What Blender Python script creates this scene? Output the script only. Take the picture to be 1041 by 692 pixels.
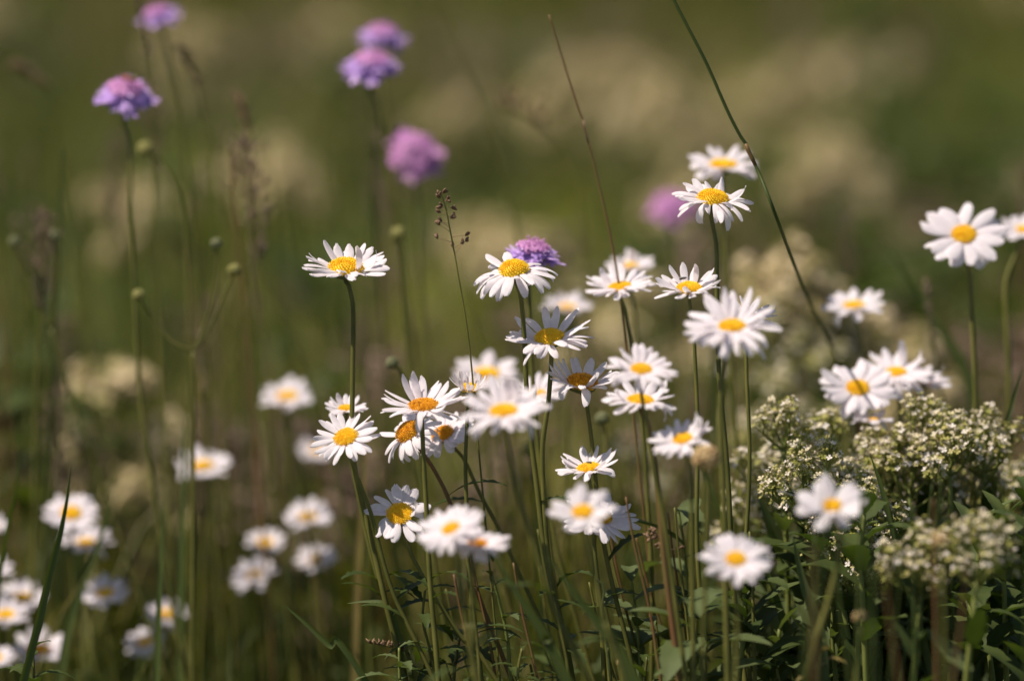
import bpy, math, random
import numpy as np
from mathutils import Vector, Matrix, Quaternion, noise as mnoise

for o in list(bpy.data.objects):
    bpy.data.objects.remove(o)
scene = bpy.context.scene
COL = scene.collection
rnd = random.Random(11)
R = math.radians

# ------------------------------------------------------------------ camera
CAM_H, PITCH, FOC = 0.80, R(8.5), 2.9
cd = bpy.data.cameras.new('camera')
cam = bpy.data.objects.new('camera', cd)
COL.objects.link(cam)
cam.location = (0, 0, CAM_H)
cam.rotation_euler = (R(90) - PITCH, 0, 0)
cd.lens = 200
cd.sensor_width = 36
cd.clip_start = 0.05
cd.clip_end = 800
cd.dof.use_dof = True
cd.dof.focus_distance = FOC
cd.dof.aperture_fstop = 3.4
cd.dof.aperture_blades = 0
scene.camera = cam

# ------------------------------------------------------------------ world, sun
SUN_EL, SUN_AZ = R(60), R(-100)          # azimuth from +Y (away from the camera), negative = left
world = bpy.data.worlds.new('World')
scene.world = world
world.use_nodes = True
wn = world.node_tree
for n in list(wn.nodes):
    wn.nodes.remove(n)
sky = wn.nodes.new('ShaderNodeTexSky')
sky.sky_type = 'NISHITA'
sky.sun_disc = False
sky.sun_elevation = SUN_EL
sky.sun_rotation = SUN_AZ
bgn = wn.nodes.new('ShaderNodeBackground')
bgn.inputs['Strength'].default_value = 0.066
wo = wn.nodes.new('ShaderNodeOutputWorld')
wn.links.new(sky.outputs[0], bgn.inputs[0])
wn.links.new(bgn.outputs[0], wo.inputs[0])
sd = bpy.data.lights.new('sun', 'SUN')
sd.energy = 4.95
sd.angle = R(0.5)
sd.color = (1.0, 0.895, 0.775)
sun = bpy.data.objects.new('sun', sd)
COL.objects.link(sun)
sdir = Vector((math.sin(SUN_AZ) * math.cos(SUN_EL), math.cos(SUN_AZ) * math.cos(SUN_EL), math.sin(SUN_EL)))
sun.rotation_euler = sdir.to_track_quat('Z', 'Y').to_euler()
sun.location = sdir * 20
vs = scene.view_settings
vs.view_transform = 'Standard'
vs.look = 'None'
vs.exposure = 0.32
vs.gamma = 1.0
vs.use_curve_mapping = False
scene.cycles.use_denoising = True
scene.cycles.max_bounces = 8
scene.cycles.transmission_bounces = 6

# ------------------------------------------------------------------ pixel -> world
W, H = 1041.0, 692.0
fwd = Vector((0, math.cos(PITCH), -math.sin(PITCH)))
up = Vector((0, math.sin(PITCH), math.cos(PITCH)))
right = Vector((1, 0, 0))
CAMP = Vector((0, 0, CAM_H))
K = 36.0 / 200.0


def at(px, py, d):
    return CAMP + fwd * d + right * ((px - W / 2) / W * K * d) + up * (-(py - H / 2) / W * K * d)


def size(wpx, d):
    return wpx / W * K * d


# ------------------------------------------------------------------ materials
def mat(name, build):
    m = bpy.data.materials.new(name)
    m.use_nodes = True
    nt = m.node_tree
    for n in list(nt.nodes):
        nt.nodes.remove(n)
    out = nt.nodes.new('ShaderNodeOutputMaterial')
    nt.links.new(build(nt), out.inputs['Surface'])
    return m


def ramp(nt, stops, fac):
    r = nt.nodes.new('ShaderNodeValToRGB')
    while len(r.color_ramp.elements) < len(stops):
        r.color_ramp.elements.new(0.5)
    for e, (p, c) in zip(r.color_ramp.elements, stops):
        e.position = p
        e.color = (*c, 1)
    nt.links.new(fac, r.inputs[0])
    return r.outputs[0]


def tex_noise(nt, scale, detail=3, stretch=None, space='Object'):
    tc = nt.nodes.new('ShaderNodeTexCoord')
    n = nt.nodes.new('ShaderNodeTexNoise')
    n.inputs['Scale'].default_value = scale
    n.inputs['Detail'].default_value = detail
    src = tc.outputs[space]
    if stretch:
        mp = nt.nodes.new('ShaderNodeMapping')
        mp.inputs['Scale'].default_value = stretch
        nt.links.new(src, mp.inputs[0])
        src = mp.outputs[0]
    nt.links.new(src, n.inputs['Vector'])
    return n.outputs[0]


def leafy(nt, color, trans=0.35, rough=0.55, spec=0.3, tint=(1.0, 1.0, 1.0), normal=None):
    """principled surface with some light passing through, as thin plant tissue has"""
    p = nt.nodes.new('ShaderNodeBsdfPrincipled')
    nt.links.new(color, p.inputs['Base Color'])
    p.inputs['Roughness'].default_value = rough
    p.inputs['Specular IOR Level'].default_value = spec
    t = nt.nodes.new('ShaderNodeBsdfTranslucent')
    mx = nt.nodes.new('ShaderNodeMix')
    mx.data_type = 'RGBA'
    mx.blend_type = 'MULTIPLY'
    mx.inputs[0].default_value = 1
    nt.links.new(color, mx.inputs[6])
    mx.inputs[7].default_value = (*tint, 1)
    nt.links.new(mx.outputs[2], t.inputs[0])
    if normal:
        nt.links.new(normal, p.inputs['Normal'])
    s = nt.nodes.new('ShaderNodeMixShader')
    s.inputs[0].default_value = trans
    nt.links.new(p.outputs[0], s.inputs[1])
    nt.links.new(t.outputs[0], s.inputs[2])
    return s.outputs[0]


def island(nt):
    return nt.nodes.new('ShaderNodeNewGeometry').outputs['Random Per Island']


def m_petal(nt):
    f = tex_noise(nt, 260, 3)
    c = ramp(nt, [(0.17, (0.60, 0.50, 0.42)), (0.27, (0.82, 0.75, 0.79)), (0.6, (0.90, 0.85, 0.885))], f)
    b = nt.nodes.new('ShaderNodeBump')
    b.inputs['Strength'].default_value = 0.25
    b.inputs['Distance'].default_value = 0.0004
    nt.links.new(f, b.inputs['Height'])
    return leafy(nt, c, 0.42, 0.6, 0.25, normal=b.outputs[0])


def simple(stops, scale=60, trans=0.0, rough=0.6, spec=0.3, tint=(1, 1, 1), use_island=False, stretch=None):
    def f(nt):
        fac = island(nt) if use_island else tex_noise(nt, scale, 3, stretch)
        return leafy(nt, ramp(nt, stops, fac), trans, rough, spec, tint)
    return f


M = {}
M['petal'] = mat('petal_white', m_petal)
M['disc'] = mat('disc_yellow', simple([(0.0, (0.88, 0.46, 0.008)), (0.5, (0.96, 0.62, 0.012)), (1.0, (0.96, 0.70, 0.04))], trans=0.12, use_island=True))
M['disc_old_or_shaded'] = mat('disc_orange', simple([(0.0, (0.46, 0.17, 0.01)), (0.4, (0.76, 0.33, 0.01)), (1.0, (0.90, 0.48, 0.02))], trans=0.1, use_island=True))
M['stem'] = mat('stem_green', simple([(0.3, (0.085, 0.092, 0.016)), (0.7, (0.17, 0.16, 0.035))], 45, 0.10, 0.5, 0.3))
M['stem_red'] = mat('stem_reddish', simple([(0.3, (0.16, 0.075, 0.03)), (0.7, (0.15, 0.115, 0.035))], 30, 0.05, 0.5))
M['calyx'] = mat('calyx_green', simple([(0.35, (0.05, 0.07, 0.018)), (0.65, (0.12, 0.14, 0.05))], 300, 0.1))
M['leaf'] = mat('leaf_green', simple([(0.3, (0.035, 0.055, 0.010)), (0.7, (0.075, 0.10, 0.022))], 50, 0.35, 0.6, 0.22, (1.3, 1.4, 0.5)))
M['leaf_grey'] = mat('leaf_grey_green', simple([(0.3, (0.075, 0.10, 0.032)), (0.7, (0.12, 0.15, 0.058))], 50, 0.30, 0.65, 0.2, (1.2, 1.3, 0.5)))
M['leaf_yellow'] = mat('leaf_yellowed', simple([(0.3, (0.17, 0.13, 0.035)), (0.7, (0.26, 0.20, 0.06))], 50, 0.3))
M['cress_leaf'] = mat('cress_leaf_green', simple([(0.3, (0.032, 0.052, 0.011)), (0.7, (0.075, 0.098, 0.026))], 40, 0.28, 0.62, 0.2, (1.2, 1.4, 0.5)))
M['cress_stem'] = mat('cress_stem_green', simple([(0.3, (0.13, 0.16, 0.03)), (0.7, (0.23, 0.25, 0.06))], 60, 0.1))
M['floret'] = mat('cress_floret_cream', simple([(0.0, (0.24, 0.26, 0.04)), (0.34, (0.50, 0.45, 0.14)), (0.56, (0.74, 0.65, 0.45)), (1.0, (0.88, 0.81, 0.75))], trans=0.3, use_island=True))
M['floret_bg'] = mat('cress_floret_pinkish', simple([(0.0, (0.24, 0.26, 0.06)), (0.34, (0.60, 0.50, 0.23)), (1.0, (0.86, 0.70, 0.50))], trans=0.3, use_island=True))
M['purple'] = mat('scabious_purple', simple([(0.0, (0.44, 0.27, 0.66)), (0.6, (0.60, 0.40, 0.80)), (1.0, (0.76, 0.56, 0.86))], trans=0.3, use_island=True))
M['pink'] = mat('scabious_pink', simple([(0.0, (0.58, 0.25, 0.55)), (0.6, (0.70, 0.34, 0.66)), (1.0, (0.82, 0.48, 0.70))], trans=0.3, use_island=True))
M['bud'] = mat('bud_yellow_green', simple([(0.0, (0.24, 0.24, 0.06)), (1.0, (0.42, 0.38, 0.14))], trans=0.1, use_island=True))
M['bud_grey'] = mat('bud_grey_green', simple([(0.0, (0.13, 0.15, 0.06)), (1.0, (0.28, 0.28, 0.15))], trans=0.1, use_island=True))
M['bud_tan'] = mat('bud_tan', simple([(0.0, (0.50, 0.32, 0.14)), (1.0, (0.70, 0.55, 0.30))], trans=0.2, use_island=True))
M['grass'] = mat('grass_blade_green', simple([(0.3, (0.055, 0.085, 0.016)), (0.7, (0.10, 0.13, 0.03))], 20, 0.35, 0.45, 0.4, (1.3, 1.3, 0.5)))
M['seed'] = mat('seed_head_brown', simple([(0.0, (0.10, 0.055, 0.03)), (1.0, (0.26, 0.16, 0.09))], trans=0.12, use_island=True))
M['seed_pink'] = mat('seed_head_pinkish', simple([(0.0, (0.16, 0.10, 0.07)), (1.0, (0.34, 0.24, 0.18))], trans=0.25, use_island=True))
M['insect'] = mat('insect_dark', simple([(0.3, (0.02, 0.016, 0.012)), (0.7, (0.05, 0.04, 0.03))], 200, 0.0, 0.35, 0.5))
M['insect_rust'] = mat('insect_rust', simple([(0.3, (0.35, 0.10, 0.02)), (0.7, (0.55, 0.18, 0.03))], 200, 0.0, 0.5))
M['wing'] = mat('insect_wing', simple([(0.3, (0.25, 0.24, 0.22)), (0.7, (0.4, 0.38, 0.35))], 200, 0.5, 0.3, 0.5))


def m_turf(nt):
    """blades of several species: each blade its own tone, the species changing from patch to patch"""
    geo = nt.nodes.new('ShaderNodeNewGeometry')
    green = ramp(nt, [(0.0, (0.030, 0.046, 0.006)), (0.4, (0.056, 0.076, 0.009)), (0.8, (0.100, 0.118, 0.015)), (1.0, (0.17, 0.155, 0.035))], geo.outputs['Random Per Island'])
    straw = ramp(nt, [(0.0, (0.080, 0.092, 0.011)), (0.4, (0.16, 0.165, 0.022)), (0.75, (0.27, 0.245, 0.050)), (1.0, (0.46, 0.35, 0.15))], geo.outputs['Random Per Island'])
    f = ramp(nt, [(0.46, (0, 0, 0)), (0.58, (1, 1, 1))], tex_noise(nt, 4.6, 3))
    mx = nt.nodes.new('ShaderNodeMix')
    mx.data_type = 'RGBA'
    nt.links.new(f, mx.inputs[0])
    nt.links.new(green, mx.inputs[6])
    nt.links.new(straw, mx.inputs[7])
    return leafy(nt, mx.outputs[2], 0.35, 0.5, 0.3, (1.2, 1.15, 0.6))


M['turf'] = mat('meadow_grass', m_turf)


def m_soil(nt):
    f = tex_noise(nt, 3.5, 6)
    c = ramp(nt, [(0.3, (0.030, 0.034, 0.012)), (0.5, (0.055, 0.060, 0.020)), (0.7, (0.085, 0.075, 0.035))], f)
    return leafy(nt, c, 0.0, 0.9, 0.1)


M['soil'] = mat('meadow_soil', m_soil)


# ------------------------------------------------------------------ object helpers
def part(name, verts, faces, m, parent=None, origin=None, smooth=True, label=None):
    me = bpy.data.meshes.new(name)
    o = bpy.data.objects.new(name, me)
    if origin is None:
        origin = parent.matrix_basis.translation if parent is not None and 'world_origin' not in parent else Vector((0, 0, 0))
    ox, oy, oz = origin
    me.from_pydata([(v[0] - ox, v[1] - oy, v[2] - oz) for v in verts], [], faces)
    if smooth:
        me.polygons.foreach_set('use_smooth', [True] * len(me.polygons))
    me.materials.append(M[m])
    COL.objects.link(o)
    if parent is not None:
        o.parent = parent
    if label:
        o['label'] = label
    return o


def root(name, loc, label, cat, group=None):
    o = bpy.data.objects.new(name, None)
    o.empty_display_size = 0.02
    o.location = loc
    COL.objects.link(o)
    o['label'] = label
    o['category'] = cat
    if group:
        o['group'] = group
    return o


class MB:
    def __init__(s):
        s.v, s.f = [], []

    def add(s, vs, fs):
        n = len(s.v)
        s.v += vs
        s.f += [tuple(i + n for i in f) for f in fs]

    def tube(s, pts, r0, r1=None, n=6):
        r1 = r0 if r1 is None else r1
        vs, fs = [], []
        L = len(pts)
        ref = Vector((0.3, 1, 0.1)).normalized()
        for i, p in enumerate(pts):
            t = (pts[min(i + 1, L - 1)] - pts[max(i - 1, 0)])
            t = t.normalized() if t.length > 1e-9 else Vector((0, 0, 1))
            a = t.cross(ref)
            a = a.normalized() if a.length > 1e-6 else Vector((1, 0, 0))
            b = t.cross(a)
            r = r0 + (r1 - r0) * i / max(1, L - 1)
            for k in range(n):
                an = 2 * math.pi * k / n
                vs.append(p + (a * math.cos(an) + b * math.sin(an)) * r)
        for i in range(L - 1):
            for k in range(n):
                k2 = (k + 1) % n
                fs.append((i * n + k, i * n + k2, (i + 1) * n + k2, (i + 1) * n + k))
        fs.append(tuple(reversed(range(n))))
        fs.append(tuple((L - 1) * n + k for k in range(n)))
        s.add(vs, fs)

    def blob(s, c, ax, r, l):
        """small elongated seed / bud: octahedral spindle"""
        ax = ax.normalized()
        a = ax.orthogonal().normalized()
        b = ax.cross(a)
        vs = [c - ax * l]
        for q in (-0.35, 0.35):
            for k in range(5):
                an = 2 * math.pi * k / 5
                vs.append(c + ax * l * q + (a * math.cos(an) + b * math.sin(an)) * r)
        vs.append(c + ax * l)
        fs = []
        for k in range(5):
            k2 = (k + 1) % 5
            fs += [(0, 1 + k2, 1 + k), (1 + k, 1 + k2, 6 + k2, 6 + k), (11, 6 + k, 6 + k2)]
        s.add(vs, fs)

    def build(s, name, m, parent=None, **k):
        return part(name, s.v, s.f, m, parent, **k)


def catmull(P, n=6):
    out = []
    Q = [P[0] * 2 - P[1]] + list(P) + [P[-1] * 2 - P[-2]]
    for i in range(1, len(Q) - 2):
        p0, p1, p2, p3 = Q[i - 1], Q[i], Q[i + 1], Q[i + 2]
        for k in range(n):
            t = k / n
            out.append(0.5 * ((2 * p1) + (p2 - p0) * t + (2 * p0 - 5 * p1 + 4 * p2 - p3) * t * t + (3 * p1 - p0 - 3 * p2 + p3) * t ** 3))
    out.append(Q[-2])
    return out


def to_ground(a, b, z=-0.004):
    """continue the line a -> b down to the ground, softened so it never strays far"""
    d = b - a
    if d.z > -1e-4:
        d = Vector((0, 0, -1))
    t = (b.z - z) / -d.z
    step = d * t
    lat = Vector((step.x, step.y, 0))
    mx = 0.6 * (b.z - z)
    if lat.length > mx:
        lat = lat.normalized() * mx
    g = Vector((b.x + lat.x, b.y + lat.y, z))
    return g


def leaf(mb, base, dirv, upv, L, Wd, bend=0.5, tooth=0.0, n=10, nt_=0, fold=0.25, widest=0.4):
    """one leaf blade: midrib arching over, folded along it, optional teeth on its edge"""
    d = dirv.normalized()
    side = d.cross(upv).normalized()
    u = side.cross(d).normalized()
    p = base.copy()
    vs = []
    for i in range(n + 1):
        t = i / n
        ang = -bend * t
        dd = d * math.cos(ang) + u * math.sin(ang)
        uu = u * math.cos(ang) - d * math.sin(ang)
        if i:
            p = p + dd * (L / n)
        if t < widest:
            w = 0.18 + 0.82 * math.sin(t / widest * math.pi / 2)
        else:
            w = max(0.02, math.cos((t - widest) / (1 - widest) * math.pi / 2) ** 0.8)
        if tooth:
            w *= 1 + tooth * (1 if i % 2 else -1) * (1 - abs(2 * t - 1) ** 3)
        w *= Wd / 2
        for q in (-1, -0.5, 0, 0.5, 1):
            vs.append(p + side * (w * q) + uu * (abs(q) * w * fold))
    fs = []
    for i in range(n):
        for k in range(4):
            a = i * 5 + k
            fs.append((a, a + 1, a + 6, a + 5))
    mb.add(vs, fs)


# ------------------------------------------------------------------ ground
def build_ground():
    vs, fs = [], []
    ys = [-60, -20, -6, -2] + [-1 + 0.25 * i for i in range(60)] + [16, 20, 30, 60, 120, 300, 600]
    xs = [-400, -120, -40, -12, -6] + [-4 + 0.25 * i for i in range(33)] + [6, 12, 40, 120, 400]
    for y in ys:
        for x in xs:
            z = -0.012 + 0.009 * mnoise.noise(Vector((x * 1.3, y * 1.3, 0)))
            vs.append((x, y, min(z, -0.004) if abs(x) < 5 and y < 16 else -0.01))
    nx = len(xs)
    for j in range(len(ys) - 1):
        for i in range(nx - 1):
            a = j * nx + i
            fs.append((a, a + 1, a + nx + 1, a + nx))
    g = part('ground', vs, fs, 'soil')
    g['kind'] = 'structure'


build_ground()


def build_turf(name, N, y0, y1, hmin, hmax, wmin, wmax, seed, label, mname='turf', side=0.55, slope=0.13):
    """grass too dense to count, one object"""
    r = np.random.default_rng(seed)
    y = r.uniform(y0, y1, N)
    hw = side + slope * y
    x = r.uniform(-1, 1, N) * hw
    cl = np.array([mnoise.noise(Vector((a * 4.2, b * 3.0, seed))) for a, b in zip(x, y)])
    cl2 = np.array([mnoise.noise(Vector((a * 7, b * 7, seed + 9))) for a, b in zip(x, y)])
    h = (hmin + (hmax - hmin) * r.random(N)) * np.clip(1 + 1.3 * cl + 0.5 * cl2, 0.35, 2)
    keep = r.random(N) < (0.65 + 1.3 * cl2)
    x, y, h = x[keep], y[keep], h[keep]
    n = len(x)
    w = r.uniform(wmin, wmax, n)
    az = r.uniform(0, 2 * np.pi, n)
    lean = r.normal(0, 0.16, n) + 0.1
    curl = r.uniform(0.1, 1.0, n)
    face = az + np.pi / 2 + r.normal(0, 0.4, n)
    V = np.zeros((n, 9, 3))
    S = 4
    px, pz = np.zeros(n), np.zeros(n)
    for i in range(S + 1):
        t = i / S
        a = lean + curl * t * t
        if i:
            px = px + np.sin(a) * h / S
            pz = pz + np.cos(a) * h / S
        ww = w * (1 - t ** 1.6) / 2
        cx, cy = x + px * np.cos(az), y + px * np.sin(az)
        if i < S:
            V[:, 2 * i, 0], V[:, 2 * i, 1], V[:, 2 * i, 2] = cx - ww * np.cos(face), cy - ww * np.sin(face), pz - 0.012
            V[:, 2 * i + 1, 0], V[:, 2 * i + 1, 1], V[:, 2 * i + 1, 2] = cx + ww * np.cos(face), cy + ww * np.sin(face), pz - 0.012
        else:
            V[:, 8, 0], V[:, 8, 1], V[:, 8, 2] = cx, cy, pz - 0.012
    me = bpy.data.meshes.new(name)
    base = (np.arange(n) * 9)[:, None]
    quads = np.concatenate([base + np.array([[0, 1, 3, 2]]), base + np.array([[2, 3, 5, 4]]), base + np.array([[4, 5, 7, 6]])], 1).reshape(-1)
    tris = (base + np.array([[6, 7, 8]])).reshape(-1)
    nq, ntri = 3 * n, n
    me.vertices.add(n * 9)
    me.vertices.foreach_set('co', V.reshape(-1))
    me.loops.add(nq * 4 + ntri * 3)
    me.loops.foreach_set('vertex_index', np.concatenate([quads, tris]).astype(np.int32))
    me.polygons.add(nq + ntri)
    ls = np.concatenate([np.arange(nq) * 4, nq * 4 + np.arange(ntri) * 3]).astype(np.int32)
    me.polygons.foreach_set('loop_start', ls)
    me.update(calc_edges=True)
    me.validate()
    me.materials.append(M[mname])
    o = bpy.data.objects.new(name, me)
    COL.objects.link(o)
    o['kind'] = 'stuff'
    o['label'] = label
    o['category'] = 'grass'
    return o


build_turf('meadow_grass', 70000, 3.3, 9.5, 0.05, 0.21, 0.002, 0.0055, 3,
           'blurred olive green meadow grass filling the ground behind the daisies')
build_turf('tall_meadow_grass', 8500, 3.02, 4.1, 0.11, 0.25, 0.0014, 0.0036, 8,
           'blurred taller grass and dry straw close behind the daisy stems')
build_turf('short_grass', 16000, 0.6, 3.3, 0.03, 0.11, 0.0015, 0.004, 5,
           'short dark green grass around the feet of the daisy stems')


# ------------------------------------------------------------------ daisies
def petal_mesh(L, Wd, lift, curl, sidebend, twist, notch, nrow=9):
    xs, vs = [], []
    qs = (-1, -0.62, -0.25, 0.0, 0.25, 0.62, 1)
    gz = (0.0, 0.10, -0.02, 0.06, -0.02, 0.10, 0.0)
    px = pz = py = 0.0
    for i in range(nrow + 1):
        t = i / nrow
        a = lift + curl * t
        b = sidebend * t
        if i:
            px += math.cos(a) * math.cos(b) * L / nrow
            py += math.sin(b) * math.cos(a) * L / nrow
            pz += math.sin(a) * L / nrow
        w = 0.36 + 0.64 * math.sin(min(1, t / 0.62) * math.pi / 2)
        if t > 0.60:
            w *= max(0.0, 1 - ((t - 0.60) / 0.415) ** 2.3) ** 0.5
        w = max(w, 0.12) * Wd / 2
        tw = twist * t
        for q, g in zip(qs, gz):
            back = 0.0
            if i >= nrow - 1:
                back = -notch * Wd * (0.5 + 0.5 * math.cos(q * math.pi * 2)) * (1 if i == nrow else 0.4)
            yy = q * w
            zz = g * Wd * 0.9 - 0.10 * Wd * q * q
            vs.append(((px + back), py + yy * math.cos(tw) - zz * math.sin(tw), pz + zz * math.cos(tw) + yy * math.sin(tw)))
    fs = []
    for i in range(nrow):
        for k in range(6):
            a = i * 7 + k
            fs.append((a, a + 1, a + 8, a + 7))
    return vs, fs


def frame_of(n, spin=0):
    z = n.normalized()
    x = Vector((0, 0, 1)).cross(z)
    x = x.normalized() if x.length > 1e-3 else Vector((1, 0, 0))
    y = z.cross(x)
    m = Matrix((x, y, z)).transposed()
    return m @ Matrix.Rotation(spin, 3, 'Z')


def disc_mesh(r, hgt, rr, fine=True):
    """domed disc of tightly packed florets (sunflower packing)"""
    mb = MB()
    vs, fs = [], []
    nr, na = 7, 20
    def dome(q):
        return hgt * math.sqrt(max(0, 1 - q * q)) - 0.10 * hgt * math.exp(-(q / 0.25) ** 2)
    for i in range(nr + 1):
        q = i / nr
        for k in range(na):
            an = 2 * math.pi * k / na
            vs.append((q * r * 0.97 * math.cos(an), q * r * 0.97 * math.sin(an), dome(q) - 0.0004))
    for i in range(nr):
        for k in range(na):
            k2 = (k + 1) % na
            fs.append((i * na + k, (i + 1) * na + k, (i + 1) * na + k2, i * na + k2))
    vs2 = [Vector(v) for v in vs]
    mb.add(vs2, fs)
    NF = 210 if fine else 90
    s = r * (1.75 if fine else 2.6) / math.sqrt(NF)
    for i in range(NF):
        q = math.sqrt((i + 0.5) / NF)
        an = i * 2.399963
        c = Vector((q * r * math.cos(an), q * r * math.sin(an), dome(q * 0.985)))
        nn = Vector((q * math.cos(an) * hgt / r * 1.4, q * math.sin(an) * hgt / r * 1.4, 1.0 - 0.5 * q)).normalized()
        hh = s * rr.uniform(0.5, 1.25) * (0.7 + 0.5 * q)
        ss = s * rr.uniform(0.42, 0.58)
        a = nn.orthogonal().normalized()
        b = nn.cross(a)
        pv = [c + (a * math.cos(t) + b * math.sin(t)) * ss for t in (0, 1.257, 2.513, 3.77, 5.027)]
        pv2 = [c + (a * math.cos(t) + b * math.sin(t)) * ss * 0.75 + nn * hh * 0.7 for t in (0, 1.257, 2.513, 3.77, 5.027)]
        pv3 = [c + nn * hh]
        mb.add(pv + pv2 + pv3, [(k, (k + 1) % 5, 5 + (k + 1) % 5, 5 + k) for k in range(5)] + [(5 + k, 5 + (k + 1) % 5, 10) for k in range(5)])
    return mb


def hermite(p0, t0, p1, t1, n):
    out = []
    for i in range(n + 1):
        t = i / n
        h00 = 2 * t ** 3 - 3 * t ** 2 + 1
        h10 = t ** 3 - 2 * t ** 2 + t
        h01 = -2 * t ** 3 + 3 * t ** 2
        h11 = t ** 3 - t ** 2
        out.append(p0 * h00 + t0 * h10 + p1 * h01 + t1 * h11)
    return out


def daisy(px, py, w, d, e, roll, lift, curl, N, bx, label, group=None, disc=0.37, dome=0.42, via=None,
          old=False, missing=None, seed=0, redstem=False, mess=1.0, plen=1.0, leaves=0, radius=None, dip=0.0):
    """px,py = centre of the yellow disc, w = span of the petals, all in photo pixels at distance d"""
    rr = random.Random(int(px * 7 + py * 13 + seed))
    nc = Vector((math.cos(R(e)) * math.sin(R(roll)), math.cos(R(e)) * math.cos(R(roll)), math.sin(R(e))))
    n = (right * nc.x + up * nc.y - fwd * nc.z).normalized()
    D = size(w, d) / 2
    rd = D * disc
    hgt = rd * dome
    c = at(px, py, d) - n * (hgt * 0.6)
    neck = c - n * (rd * 0.42)
    # stem path
    pts_px = via or []
    target = at(bx, 692, d)
    if pts_px:
        mids = [at(a, b, d) for a, b in pts_px] + [target]
    else:
        mids = [target]
    lastp = mids[-2] if len(mids) > 1 else neck
    g = to_ground(lastp, target)
    if via:
        L1 = (mids[0] - neck).length
        first = hermite(neck, -n * L1 * 0.8, mids[0], (mids[1] - neck).normalized() * L1 * 0.9, 7)
        rest = catmull([neck] + mids + [g], 7)
        pts = first + rest[8:]
    else:
        L = (g - neck).length
        pts = hermite(neck, -n * L * 0.22 + Vector((0, 0, -L * 0.35)), g, (g - neck) * 0.9, 18)
        f = (at(0, 692, d).z)
    for i, p in enumerate(pts[2:-1]):
        p += Vector((mnoise.noise(p * 14) * 0.0022, mnoise.noise(p * 11 + Vector((5, 5, 5))) * 0.003, 0))
    rt = root('daisy', g, label, 'daisy', group)
    sr = radius or 0.00098 * max(0.9, min(1.25, w / 80.0 * d / FOC))
    mb = MB()
    mb.tube(pts, sr, sr * 1.45, 7)
    st = mb.build('stem', 'stem_red' if redstem else 'stem', rt)
    # stem leaves (small, toothed, clasping)
    for k in range(leaves):
        i = int(len(pts) * rr.uniform(0.35, 0.9))
        i = min(i, len(pts) - 2)
        if pts[i].z > 0.3:
            continue
        lb = MB()
        a = rr.uniform(-1, 1) * 1.2 + (math.pi if rr.random() < 0.5 else 0)
        dv = Vector((math.cos(a), math.sin(a) * 0.7, rr.uniform(0.3, 1.3)))
        leaf(lb, pts[i], dv, Vector((0, 0, 1)), rr.uniform(0.018, 0.038), rr.uniform(0.004, 0.008), rr.uniform(0.5, 1.6), 0.3, 12, widest=0.6)
        lo = part('leaf', lb.v, lb.f, 'leaf', st, origin=g)
    F = frame_of(n, 0)
    # calyx: shallow cup of bracts
    vs, fs = [], []
    na = 16
    prof = [(0.10, -0.50), (0.30, -0.46), (0.62, -0.36), (0.88, -0.18), (0.98, 0.02)]
    for pr, pz in prof:
        for k in range(na):
            an = 2 * math.pi * k / na
            q = pr * (1 + (0.05 if k % 2 else -0.03))
            vs.append(c + F @ Vector((q * rd * math.cos(an), q * rd * math.sin(an), pz * rd)))
    for i in range(len(prof) - 1):
        for k in range(na):
            k2 = (k + 1) % na
            fs.append((i * na + k, i * na + k2, (i + 1) * na + k2, (i + 1) * na + k))
    part('calyx', vs, fs, 'calyx', rt)
    dm = disc_mesh(rd, hgt, rr, fine=(abs(d - FOC) < 0.2))
    dm.v = [c + F @ v for v in dm.v]
    dm.build('flower_disc', 'disc_old_or_shaded' if old else 'disc', rt, smooth=False)
    Lp = (D - rd * 0.80) * plen / max(0.8, math.cos(R(lift) + curl * 0.5))
    near = abs(d - FOC) < 0.03
    N = int(round(N * (1.3 if near else 1.5)))
    w *= 1.05
    mess *= 1.3 if near else 0.95
    pw = max(0.0036, min(0.0080, 2 * math.pi * 0.021 * 0.62 / N * (1.42 if near else 1.75))) * (D / 0.021)
    for k in range(N):
        an = 2 * math.pi * (k + rr.uniform(-0.28, 0.28) * mess) / N
        if missing and any(a0 <= (math.degrees(an) % 360) <= a1 for a0, a1 in missing):
            continue
        layer = k % 2
        # azimuth 0 points to the picture's right, 90 towards the back/top of the picture
        Fx = F
        xr = Vector((1, 0, 0))
        # align azimuth 0 with camera right projected in the flower plane
        xa = (right - n * right.dot(n)).normalized()
        ya = n.cross(xa)
        lf = R(lift) + R(rr.gauss(0, 5) * mess) + R(5 if layer else -4)
        cu = curl + rr.gauss(0, 0.22) * mess
        if e < 30:
            lf += R(13) * max(0.0, math.sin(an)) ** 2
        if rr.random() < 0.08:
            cu += rr.choice([-1.5, 1.3, -0.9])
            lf += R(rr.uniform(-18, 18))
        if dip:
            # gravity: petals nearest the viewer hang a little
            cu -= dip * max(0.0, -math.sin(an))
        vs0, fs0 = petal_mesh(Lp * rr.uniform(0.88, 1.07), pw * rr.uniform(0.85, 1.15), lf, cu,
                              rr.gauss(0, 0.14) * mess, rr.gauss(0, 0.35) * mess, rr.uniform(0.0, 0.22), 9)
        ca, sa = math.cos(an), math.sin(an)
        r0 = rd * 0.80
        out = []
        zo = (0.00045 if layer else 0.0) + rr.uniform(0, 0.0003)
        for (x, y, z) in vs0:
            X = (x + r0) * ca - y * sa
            Y = (x + r0) * sa + y * ca
            out.append(c + xa * X + ya * Y + n * (z + zo))
        part('petal', out, fs0, 'petal', rt)
    return rt


G_CL = 'daisies of the sharp central cluster'
G_RT = 'daisies among the cress on the right'
G_LF = 'blurred daisies low on the left'
DA = daisy
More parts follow.
